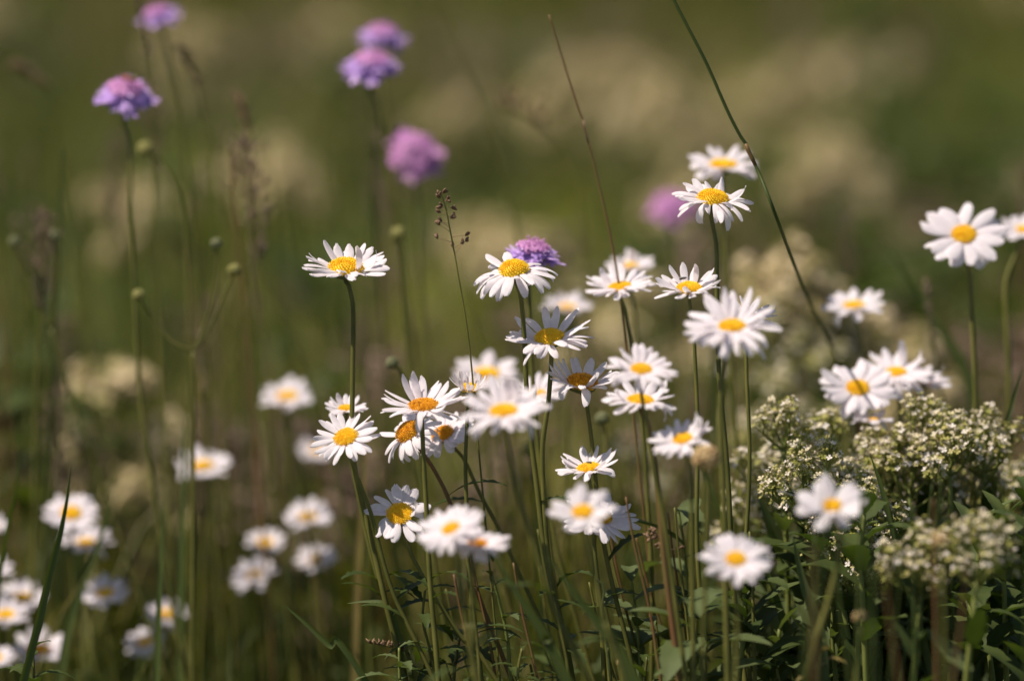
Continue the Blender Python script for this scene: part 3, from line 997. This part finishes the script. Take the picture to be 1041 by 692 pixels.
for i in range(110):
    d = rnd.uniform(3.02, 3.7)
    x = rnd.uniform(-20, 1060)
    y = rnd.uniform(400, 640)
    lean = rnd.uniform(-70, 70)
    blade('blurred grass blade standing behind the flowers', [(x, y, d), (x + lean * 0.2, y + 50, d), (x + lean * 0.7, y + 130, d), (x + lean, y + 230, d)], rnd.uniform(0.002, 0.005), rnd.choice(['grass', 'grass', 'leaf_grey', 'leaf_yellow']) if i % 3 == 0 else 'grass', group=GLB, twist=rnd.uniform(-1, 1))


# ------------------------------------------------------------------ extra stems and leafy shoots low in the cluster
def shoot(label, path, nleaf, lmin, lmax, wr, m='leaf', tooth=0.25, group=None, name='leafy_shoot', r=0.0009, cat='wild plant', up_tilt=0.6, top=1.0):
    rr = random.Random(int(path[0][0] * 5 + path[0][1] * 11 + nleaf))
    pts, g = stalk_pts(path)
    rt = root(name, g, label, cat, group)
    mb = MB()
    mb.tube(pts, r * 0.7, r * 1.3, 6)
    mb.build('stem', 'cress_stem' if m != 'leaf' else 'stem', rt)
    az = rr.uniform(0, 6)
    for k in range(nleaf):
        q = (k + 0.2) / nleaf * top
        i = min(len(pts) - 2, int(q * (len(pts) - 1)))
        az += 2.4
        dv = Vector((math.cos(az), math.sin(az), up_tilt + rr.uniform(-0.2, 0.5)))
        lb = MB()
        L = (lmin + (lmax - lmin) * min(1, 0.3 + q * 1.3)) * rr.uniform(0.8, 1.15)
        leaf(lb, pts[i], dv, Vector((0, 0, 1)), L, L * wr, rr.uniform(0.4, 1.5), tooth, 12, widest=0.45)
        part('leaf', lb.v, lb.f, m, rt)
    return rt


shoot('broad leaved shoot with grey green leaves at the foot of the cluster', [(642, 590, 2.92), (646, 620, 2.92), (650, 660, 2.92), (652, 700, 2.92)], 11, 0.022, 0.040, 0.36, 'leaf_grey', 0.06)
shoot('dark toothed shoot low left among the cluster stems', [(432, 600, 2.9), (430, 630, 2.9), (438, 665, 2.9), (446, 700, 2.9)], 9, 0.014, 0.03, 0.26)
shoot('dark toothed shoot beneath the soft oblong daisy', [(470, 640, 2.92), (466, 655, 2.92), (462, 680, 2.92), (460, 710, 2.92)], 9, 0.015, 0.032, 0.3)
shoot('narrow dark shoot with toothed leaves right of the soft blade', [(560, 590, 2.9), (566, 620, 2.9), (574, 660, 2.9), (582, 700, 2.9)], 8, 0.012, 0.028, 0.26)
shoot('small green budded shoot climbing between two centre stems', [(500, 585, 2.9), (506, 605, 2.9), (516, 650, 2.9), (520, 700, 2.9)], 8, 0.008, 0.018, 0.35, 'leaf_grey')
shoot('tall pale leaved shoot left of the dark low daisy', [(690, 520, 2.95), (696, 560, 2.95), (700, 610, 2.95), (706, 690, 2.95)], 10, 0.02, 0.05, 0.34, 'leaf_grey', 0.05)
shoot('soft broad leaved shoot at the bottom right of centre', [(700, 610, 2.84), (706, 640, 2.84), (712, 670, 2.84), (716, 700, 2.84)], 8, 0.03, 0.05, 0.4, 'leaf_grey', 0.05)
shoot('wiry shoot with tiny curled leaves right of the low round daisy', [(762, 540, 2.88), (765, 590, 2.88), (766, 640, 2.88), (768, 700, 2.88)], 18, 0.006, 0.018, 0.22, 'leaf')
shoot('yellowing shoot low in the dark leaves at right', [(838, 650, 2.8), (834, 670, 2.8), (830, 690, 2.8), (828, 710, 2.8)], 6, 0.008, 0.016, 0.35, 'leaf_yellow')
GSH = 'small leafy shoots in the undergrowth'
for i in range(60):
    d = rnd.choice([rnd.uniform(2.84, 3.0), rnd.uniform(3.1, 3.7), rnd.uniform(3.1, 3.7)])
    x = rnd.uniform(360, 800) if i % 3 else rnd.uniform(0, 1041)
    y = rnd.uniform(640, 700) if x < 700 else rnd.uniform(570, 680)
    grey = rnd.random() < 0.35
    shoot('small %s shoot in the undergrowth below the flowers' % ('grey green' if grey else 'dark green'), [(x, y, d), (x + rnd.uniform(-8, 8), y + 30, d), (x + rnd.uniform(-14, 14), y + 80, d)],
          rnd.randint(5, 9), 0.010, rnd.uniform(0.022, 0.036), rnd.uniform(0.2, 0.36), 'leaf_grey' if grey else 'leaf', 0.2, group=GSH, name='undergrowth_shoot')
GST = 'bare stems leaning together under the daisy cluster'
for i in range(16):
    d = rnd.uniform(2.84, 3.02)
    x = rnd.uniform(430, 700)
    y = rnd.uniform(500, 600)
    l = rnd.uniform(5, 55)
    grass_stem('thin bare green stem under the daisy cluster', [(x, y, d), (x + l * 0.25, y + 50, d), (x + l * 0.7, y + 120, d), (x + l, y + 190, d)], 0.0005, 0.001, group=GST, m=rnd.choice(['stem', 'stem', 'stem_red']))


# ------------------------------------------------------------------ cress
def cluster_mesh(seed, rad, nfl, fl):
    """one dome-shaped truss of tiny four-petalled florets on green pedicels"""
    rr = random.Random(seed)
    green, fm = MB(), MB()
    O = Vector((0, 0, -rad * 1.2))
    for i in range(nfl):
        q = math.sqrt((i + 0.5) / nfl)
        an = i * 2.4 + rr.uniform(-0.3, 0.3)
        h = math.sqrt(max(0, 1 - q * q * 0.9)) * rr.uniform(0.65, 1.12)
        p = Vector((q * rad * math.cos(an), q * rad * math.sin(an), rad * 2.2 * h - rad * 1.1))
        s = Vector((p.x * 0.12, p.y * 0.12, p.z - rad * rr.uniform(0.6, 1.1)))
        green.tube([s, p], 0.00022, 0.00018, 3)
        nn = (p - O).normalized() + Vector((rr.gauss(0, .3), rr.gauss(0, .3), rr.gauss(0, .2)))
        nn.normalize()
        if rr.random() < 0.30:
            fm.blob(p, nn, fl * 0.24, fl * 0.4)
            continue
        a = nn.orthogonal().normalized()
        b = nn.cross(a)
        t0 = rr.uniform(0, 6)
        vs = [p]
        fs = []
        for k in range(4):
            t = t0 + k * math.pi / 2
            dv = a * math.cos(t) + b * math.sin(t)
            sd = nn.cross(dv) * fl * 0.20
            c0 = len(vs)
            vs += [p + dv * fl * 0.28 - sd + nn * fl * 0.12, p + dv * fl * 0.55 - sd * 0.9 + nn * fl * 0.2, p + dv * fl * 0.55 + sd * 0.9 + nn * fl * 0.2, p + dv * fl * 0.28 + sd + nn * fl * 0.12]
            fs += [(0, c0, c0 + 3), (c0, c0 + 1, c0 + 2, c0 + 3)]
        fm.add(vs, fs)
    return green, fm


def mesh_only(mb, name, m):
    me = bpy.data.meshes.new(name)
    me.from_pydata([tuple(v) for v in mb.v], [], mb.f)
    me.materials.append(M[m])
    return me


CL = []
for s in range(5):
    g_, f_ = cluster_mesh(40 + s, 0.0070, 32, 0.0033)
    gm = mesh_only(g_, 'pedicels', 'cress_stem')
    CL.append((gm, mesh_only(f_, 'florets', 'floret')))
CLB = []
for s in range(3):
    g_, f_ = cluster_mesh(60 + s, 0.013, 60, 0.0062)
    CLB.append((mesh_only(g_, 'pedicels', 'cress_stem'), mesh_only(f_, 'florets', 'floret_bg')))


def child(name, me, parent, loc, rot=None, sc=1.0):
    o = bpy.data.objects.new(name, me)
    COL.objects.link(o)
    o.parent = parent
    o.location = loc
    if rot is not None:
        o.rotation_mode = 'QUATERNION'
        o.rotation_quaternion = rot
    o.scale = (sc, sc, sc)
    return o


def cress(px, py, d, spread, ncl, label, group, bank, nleaf=14, seed=0, hfall=0.45, sc=1.0, top=None):
    """px,py = top of the plant, spread = radius (m) of its flower top"""
    rr = random.Random(int(px * 3 + py * 7) + seed)
    T = top if top is not None else at(px, py, d)
    g = Vector((T.x + rr.uniform(-0.02, 0.02), T.y + rr.uniform(-0.02, 0.02), -0.004))
    rt = root('cress_plant', g, label, 'cress', group)
    Hh = T.z
    fork = Vector((T.x, T.y, Hh - spread * 1.6))
    mb = MB()
    mids = [g, g.lerp(fork, 0.5) + Vector((rr.uniform(-.006, .006), rr.uniform(-.006, .006), 0)), fork]
    mb.tube(catmull(mids, 5), 0.0019, 0.0013, 6)
    ends = []
    for k in range(ncl):
        q = math.sqrt((k + 0.3) / ncl)
        an = k * 2.4 + rr.uniform(-0.3, 0.3)
        e = Vector((T.x + q * spread * math.cos(an), T.y + q * spread * math.sin(an) * 0.9,
                    Hh - 0.004 - hfall * spread * 2 * q * q - rr.uniform(0, 0.75) * spread))
        s = fork + Vector((0, 0, -spread * 0.9 * q * rr.uniform(0.3, 1)))
        s = Vector((g.x + (fork.x - g.x) * (s.z / fork.z), g.y + (fork.y - g.y) * (s.z / fork.z), s.z))
        mid = s.lerp(e, 0.5) + Vector(((e.x - s.x) * 0.12, (e.y - s.y) * 0.12, -0.003))
        mb.tube(catmull([s, mid, e - Vector((0, 0, 0.006))], 3), 0.0008, 0.0006, 4)
        ends.append((e, (e - mid).normalized()))
        mb.tube([e - Vector((0, 0, 0.006)), e + Vector((0, 0, 0.004))], 0.0005, 0.0003, 4)
    mb.build('stem', 'cress_stem', rt)
    for e, dv in ends:
        gm, fm = rr.choice(bank)
        qn = Vector((0, 0, 1)).rotation_difference((dv + Vector((0, 0, 0.9))).normalized()) @ Quaternion((0, 0, 1), rr.uniform(0, 6.28))
        s = sc * rr.uniform(0.78, 1.15)
        c = child('flower_cluster', fm, rt, e - g, qn, s)
        child('pedicels', gm, c, (0, 0, 0))
    if nleaf:
        for k in range(nleaf):
            z = Hh * (0.12 + 0.68 * (k + rr.random()) / nleaf)
            an = k * 2.4 + rr.uniform(-.4, .4)
            b = Vector((g.x + (fork.x - g.x) * z / fork.z, g.y + (fork.y - g.y) * z / fork.z, z))
            lb = MB()
            L = 0.052 * (1.15 - 0.65 * z / Hh) * rr.uniform(0.75, 1.2)
            leaf(lb, b, Vector((math.cos(an), math.sin(an), rr.uniform(0.4, 2.6))), Vector((0, 0, 1)), L, L * rr.uniform(0.22, 0.38), rr.uniform(-0.2, 1.6), 0.09, 11, widest=0.35, fold=rr.uniform(.1, .45))
            part('leaf', lb.v, lb.f, 'cress_leaf' if rr.random() < 0.75 else 'leaf_grey', rt)
    return rt


G_CR = 'flowering cress plants at right'
CRESS = [
    (797, 402, 2.97, 0.014, 7, 'creamy cress top standing alone left of the main cress bank'),
    (838, 404, 3.0, 0.013, 4, 'thin sparse cress sprig left below the three touching daisies'),
    (822, 432, 2.93, 0.024, 16, 'sharpest cress head with white tip, broad and low at the left of the bank'),
    (782, 447, 3.02, 0.022, 11, 'soft cress head at the left end of the bank beside the upright stems'),
    (868, 455, 2.96, 0.022, 12, 'cress head just right of the sharpest one'),
    (852, 500, 2.93, 0.018, 9, 'cress head behind the ten petalled soft daisy'),
    (882, 478, 2.92, 0.020, 12, 'whitish cress head running down right of the ten petalled daisy'),
    (872, 535, 2.88, 0.017, 9, 'low cress head with white florets under the ten petalled daisy'),
    (905, 424, 2.99, 0.022, 12, 'cress head under the small daisy seen from below'),
    (947, 394, 2.98, 0.020, 14, 'tallest cress spire right of the three touching daisies'),
    (926, 430, 2.97, 0.020, 10, 'cress head in the middle front of the bank'),
    (966, 418, 2.96, 0.017, 8, 'cress head in the dip between two taller spires'),
    (1001, 409, 2.98, 0.018, 11, 'tall cress head nearest the right edge'),
    (1026, 452, 3.04, 0.018, 7, 'loose faded cress head at the right edge'),
    (985, 452, 3.00, 0.020, 9, 'cress head below the tall right one'),
    (945, 460, 3.00, 0.020, 9, 'green cress head deep inside the bank'),
    (940, 520, 2.77, 0.019, 13, 'blurred near cress umbel, left half of the low right pair'),
    (995, 518, 2.75, 0.018, 11, 'blurred near cress umbel, right half of the low right pair'),
    (758, 500, 3.05, 0.016, 6, 'dim cress head behind the upright stems'),
]
for a in CRESS:
    cress(a[0], a[1], a[2], a[3], a[4], a[5], G_CR, CL, nleaf=16)
# leafy cress stems without flowers that make the dark bank under the heads
GLF = 'flowerless cress stems in the dark bank at right'
for i in range(40):
    x = rnd.uniform(745, 1060)
    y = rnd.uniform(500, 640) + (30 if x < 790 else 0)
    d = rnd.uniform(2.84, 3.14)
    shoot('dark leafy cress stem without flowers in the bank at right', [(x, y, d), (x + rnd.uniform(-5, 5), y + 50, d), (x + rnd.uniform(-10, 10), y + 130, d)],
          rnd.randint(11, 16), 0.016, 0.048, rnd.uniform(0.28, 0.42), 'cress_leaf' if rnd.random() < 0.8 else 'leaf_grey', 0.08, group=GLF, name='leafy_cress', r=0.0013, up_tilt=1.3)
G_CM = 'blurred cress plants behind the right bank'
for (x, y, d, s, n, lab) in [
    (800, 252, 3.45, 0.034, 18, 'blurred creamy cress top right of the very broad daisy, highest of its clump'),
    (842, 285, 3.5, 0.032, 14, 'blurred creamy cress top between the broad daisy and the split fan daisy'),
    (775, 300, 3.4, 0.026, 10, 'blurred cress top just behind the petals of the very broad daisy'),
    (822, 330, 3.38, 0.036, 16, 'blurred cress top in the middle of the clump right of the broad daisy'),
    (790, 372, 3.35, 0.028, 10, 'blurred cress top lowest of the clump right of the broad daisy'),
    (925, 345, 3.6, 0.028, 8, 'faint blurred cress top behind the three touching daisies'),
    (640, 430, 3.4, 0.026, 7, 'faint tan cress top behind the soft side view daisy')]:
    cress(x, y, d, s, n, lab, G_CM, CL if d < 3.42 else CLB, nleaf=8, sc=1.0)

# far cress, only soft cream patches
G_CF = 'cream blurred cress plants in the meadow behind'
FAR = [(600, 75), (570, 60), (640, 45), (850, 125), (875, 145), (838, 140), (840, 30), (780, 62), (265, 138), (285, 155), (135, 175), (112, 352),
       (345, 5), (500, 205), (540, 215), (670, 80), (470, 95), (155, 425), (715, 95), (905, 45), (200, 15), (700, 175), (640, 290)]
for i, (x, y) in enumerate(FAR):
    hz = rnd.uniform(0.22, 0.31)
    # walk along the sight line until it is hz above the ground
    ray = at(x, y, 1.0) - CAMP
    d = (CAM_H - hz) / -ray.z
    if d > 8 or d < 3.5:
        d = max(3.6, min(8, d))
    cress(x, y, d, rnd.uniform(0.035, 0.055), rnd.randint(5, 9), 'cream blurred cress plant in the meadow behind', G_CF, CLB, nleaf=5, seed=i, sc=1.05)
# the same clumps a little beyond the frame on both sides and further back
for i in range(26):
    y = rnd.uniform(4.0, 9.0)
    sx = rnd.choice([-1, 1])
    x = sx * rnd.uniform(0.09 * y, 0.09 * y + 0.5)
    cress(0, 0, 0, rnd.uniform(0.035, 0.055), rnd.randint(7, 11), 'cream blurred cress plant in the meadow behind', G_CF, CLB, nleaf=3, seed=500 + i, sc=1.25, top=Vector((x, y, rnd.uniform(0.2, 0.3))))


# tussocks of grass: three kinds, copied from a few meshes
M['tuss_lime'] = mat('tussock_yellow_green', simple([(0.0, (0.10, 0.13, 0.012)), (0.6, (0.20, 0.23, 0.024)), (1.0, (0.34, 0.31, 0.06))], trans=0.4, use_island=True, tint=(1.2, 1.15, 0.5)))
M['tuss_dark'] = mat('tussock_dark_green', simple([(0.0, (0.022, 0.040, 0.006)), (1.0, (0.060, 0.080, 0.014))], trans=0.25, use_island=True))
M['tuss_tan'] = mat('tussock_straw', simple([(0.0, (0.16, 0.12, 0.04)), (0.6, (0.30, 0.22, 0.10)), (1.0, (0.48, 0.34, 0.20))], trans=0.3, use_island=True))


def tussock_mesh(seed, m, tan):
    rr = random.Random(seed)
    mb, sh = MB(), MB()
    for k in range(110):
        az = rr.uniform(0, 6.283)
        r = 0.035 * math.sqrt(rr.random())
        b = Vector((r * math.cos(az), r * math.sin(az), 0))
        az2 = az + rr.gauss(0, 0.5)
        L = rr.uniform(0.5, 1.0)
        lean = rr.uniform(0.02, 0.35)
        tip_side = Vector((math.cos(az2 + 1.57), math.sin(az2 + 1.57), 0))
        p = b.copy()
        w = rr.uniform(0.0012, 0.003) / 0.28
        vs = []
        for i in range(6):
            t = i / 5
            a = lean + t * t * rr.uniform(0.3, 0.9)
            if i:
                p = p + Vector((math.cos(az2) * math.sin(a), math.sin(az2) * math.sin(a), math.cos(a))) * L / 5
            ww = w * (1 - t ** 2) + 0.0005
            vs += [p - tip_side * ww * 0.28, p + tip_side * ww * 0.28]
        mb.add(vs, [(2 * i, 2 * i + 1, 2 * i + 3, 2 * i + 2) for i in range(5)])
        if tan and k % 3 == 0:
            for _ in range(26):
                dv = Vector((rr.gauss(0, 1), rr.gauss(0, 1), rr.uniform(0.5, 3))).normalized()
                sh.blob(p + dv * rr.uniform(0, 0.04) - Vector((0, 0, rr.uniform(0, 0.13))), dv, 0.0045, 0.013)
    return mesh_only(mb, 'blades', m), (mesh_only(sh, 'seed_heads', 'seed_pink') if tan else None)


TU = {k: [tussock_mesh(s0 + i, m, k == 'tan') for i in range(3)] for k, m, s0 in (('lime', 'tuss_lime', 1), ('dark', 'tuss_dark', 11), ('tan', 'tuss_tan', 21))}
TLAB = {'lime': 'yellow green grass tussock blurred in the meadow behind', 'dark': 'dark green grass tussock blurred in the meadow behind',
        'tan': 'straw coloured seeding grass tussock blurred in the meadow behind'}
for i in range(150):
    x, y = rnd.uniform(-60, 1100), rnd.uniform(-30, 470)
    k = rnd.random()
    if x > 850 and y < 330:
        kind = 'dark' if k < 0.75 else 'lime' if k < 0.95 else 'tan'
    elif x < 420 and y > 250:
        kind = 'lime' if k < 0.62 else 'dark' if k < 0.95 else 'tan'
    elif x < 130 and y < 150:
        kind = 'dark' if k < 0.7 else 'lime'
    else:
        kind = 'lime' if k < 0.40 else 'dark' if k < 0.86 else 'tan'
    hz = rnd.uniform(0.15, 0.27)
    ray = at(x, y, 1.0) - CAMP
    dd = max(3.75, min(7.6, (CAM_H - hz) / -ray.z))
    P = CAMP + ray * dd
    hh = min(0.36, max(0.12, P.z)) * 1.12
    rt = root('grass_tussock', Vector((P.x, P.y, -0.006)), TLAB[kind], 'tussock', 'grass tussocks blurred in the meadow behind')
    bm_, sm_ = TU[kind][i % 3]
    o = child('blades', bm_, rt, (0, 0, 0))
    wd = rnd.uniform(0.9, 1.7)
    o.scale = (0.28 * wd if False else wd * 0.55, wd * 0.55, hh)
    o.rotation_euler = (0, 0, rnd.uniform(0, 6.28))
    if sm_:
        q = child('seed_heads', sm_, rt, (0, 0, 0))
        q.scale = o.scale
        q.rotation_euler = o.rotation_euler

# dark leafy plants in the meadow behind
GDK = 'dark leafy plants in the meadow behind'
for i in range(58):
    k = rnd.random()
    if k < 0.5:
        x, y = rnd.uniform(860, 1060), rnd.uniform(-20, 330)
    elif k < 0.8:
        x, y = rnd.uniform(-20, 420), rnd.uniform(0, 420)
    else:
        x, y = rnd.uniform(400, 860), rnd.uniform(-20, 420)
    hz = rnd.uniform(0.14, 0.27)
    ray = at(x, y, 1.0) - CAMP
    d = max(3.5, min(8, (CAM_H - hz) / -ray.z))
    shoot('dark leafy plant blurred in the meadow behind', [(x, y, d), (x + rnd.uniform(-10, 10), y + 40, d), (x + rnd.uniform(-15, 15), y + 120, d)],
          12, 0.04, 0.075, rnd.uniform(0.3, 0.45), 'cress_leaf' if rnd.random() < 0.7 else 'leaf', 0.08, group=GDK, name='leafy_plant', r=0.0015, up_tilt=1.0)
GFS = 'blurred dark stems in front of the cress'
for i in range(16):
    d = rnd.uniform(2.55, 2.8)
    x = rnd.uniform(780, 1050)
    y = rnd.uniform(430, 590)
    l = rnd.uniform(-45, 35)
    grass_stem('blurred dark stem in front of the cress', [(x, y, d), (x + l * 0.2, y + 60, d), (x + l * 0.6, y + 140, d), (x + l, y + 240, d)],
               0.0005, 0.0011, rnd.choice(['leaf', 'stem_red', 'grass']), group=GFS)


# ------------------------------------------------------------------ insects
def insect(name, px, py, d, L, label, body_m, facing=0):
    c = at(px, py, d)
    rt = root(name, c, label, name)
    a = Vector((math.cos(facing), math.sin(facing) * 0.6, 0.15)).normalized()
    s = a.cross(Vector((0, 0, 1))).normalized()
    z = s.cross(a)
    vs, fs = [], []
    prof = [(-1, 0.02), (-0.8, 0.2), (-0.45, 0.30), (-0.1, 0.22), (0.0, 0.16), (0.15, 0.27), (0.45, 0.26), (0.6, 0.12), (0.72, 0.2), (0.9, 0.18), (1.0, 0.03)]
    for t, r in prof:
        for k in range(8):
            an = 2 * math.pi * k / 8
            vs.append(c + a * t * L / 2 + (s * math.cos(an) + z * math.sin(an)) * r * L * 0.55)
    for i in range(len(prof) - 1):
        for k in range(8):
            fs.append((i * 8 + k, i * 8 + (k + 1) % 8, (i + 1) * 8 + (k + 1) % 8, (i + 1) * 8 + k))
    body = part('body', vs, fs, body_m, rt, origin=c)
    for sgn in (-1, 1):
        lb = MB()
        leaf(lb, c + a * L * 0.12 + z * L * 0.13, -a + s * 0.5 * sgn + z * 0.1, z, L * 0.75, L * 0.28, 0.1, 0, 6, widest=0.65)
        part('wing', lb.v, lb.f, 'wing', rt, origin=c)
        for k in (-1, 0, 1):
            lg = MB()
            p0 = c + a * (0.15 + 0.12 * k) * L + s * sgn * L * 0.08
            lg.tube([p0, p0 + s * sgn * L * 0.28 + z * L * 0.10 + a * k * L * 0.1, p0 + s * sgn * L * 0.42 - z * L * 0.22 + a * k * L * 0.2], L * 0.018, L * 0.012, 4)
            part('leg', lg.v, lg.f, 'insect', rt, origin=c)
    return rt


insect('fly', 694, 283, 2.872, 0.0042, 'tiny dark fly sitting on the yellow disc edge of a sharp daisy', 'insect', 0.6)
insect('bee', 131, 80, 3.11, 0.0085, 'small rusty and dark bee on top of the lilac scabious', 'insect_rust', 2.9)
insect('beetle', 599, 470, 2.884, 0.0030, 'tiny grey beetle on the disc of the small sharp daisy', 'insect', 3.4)
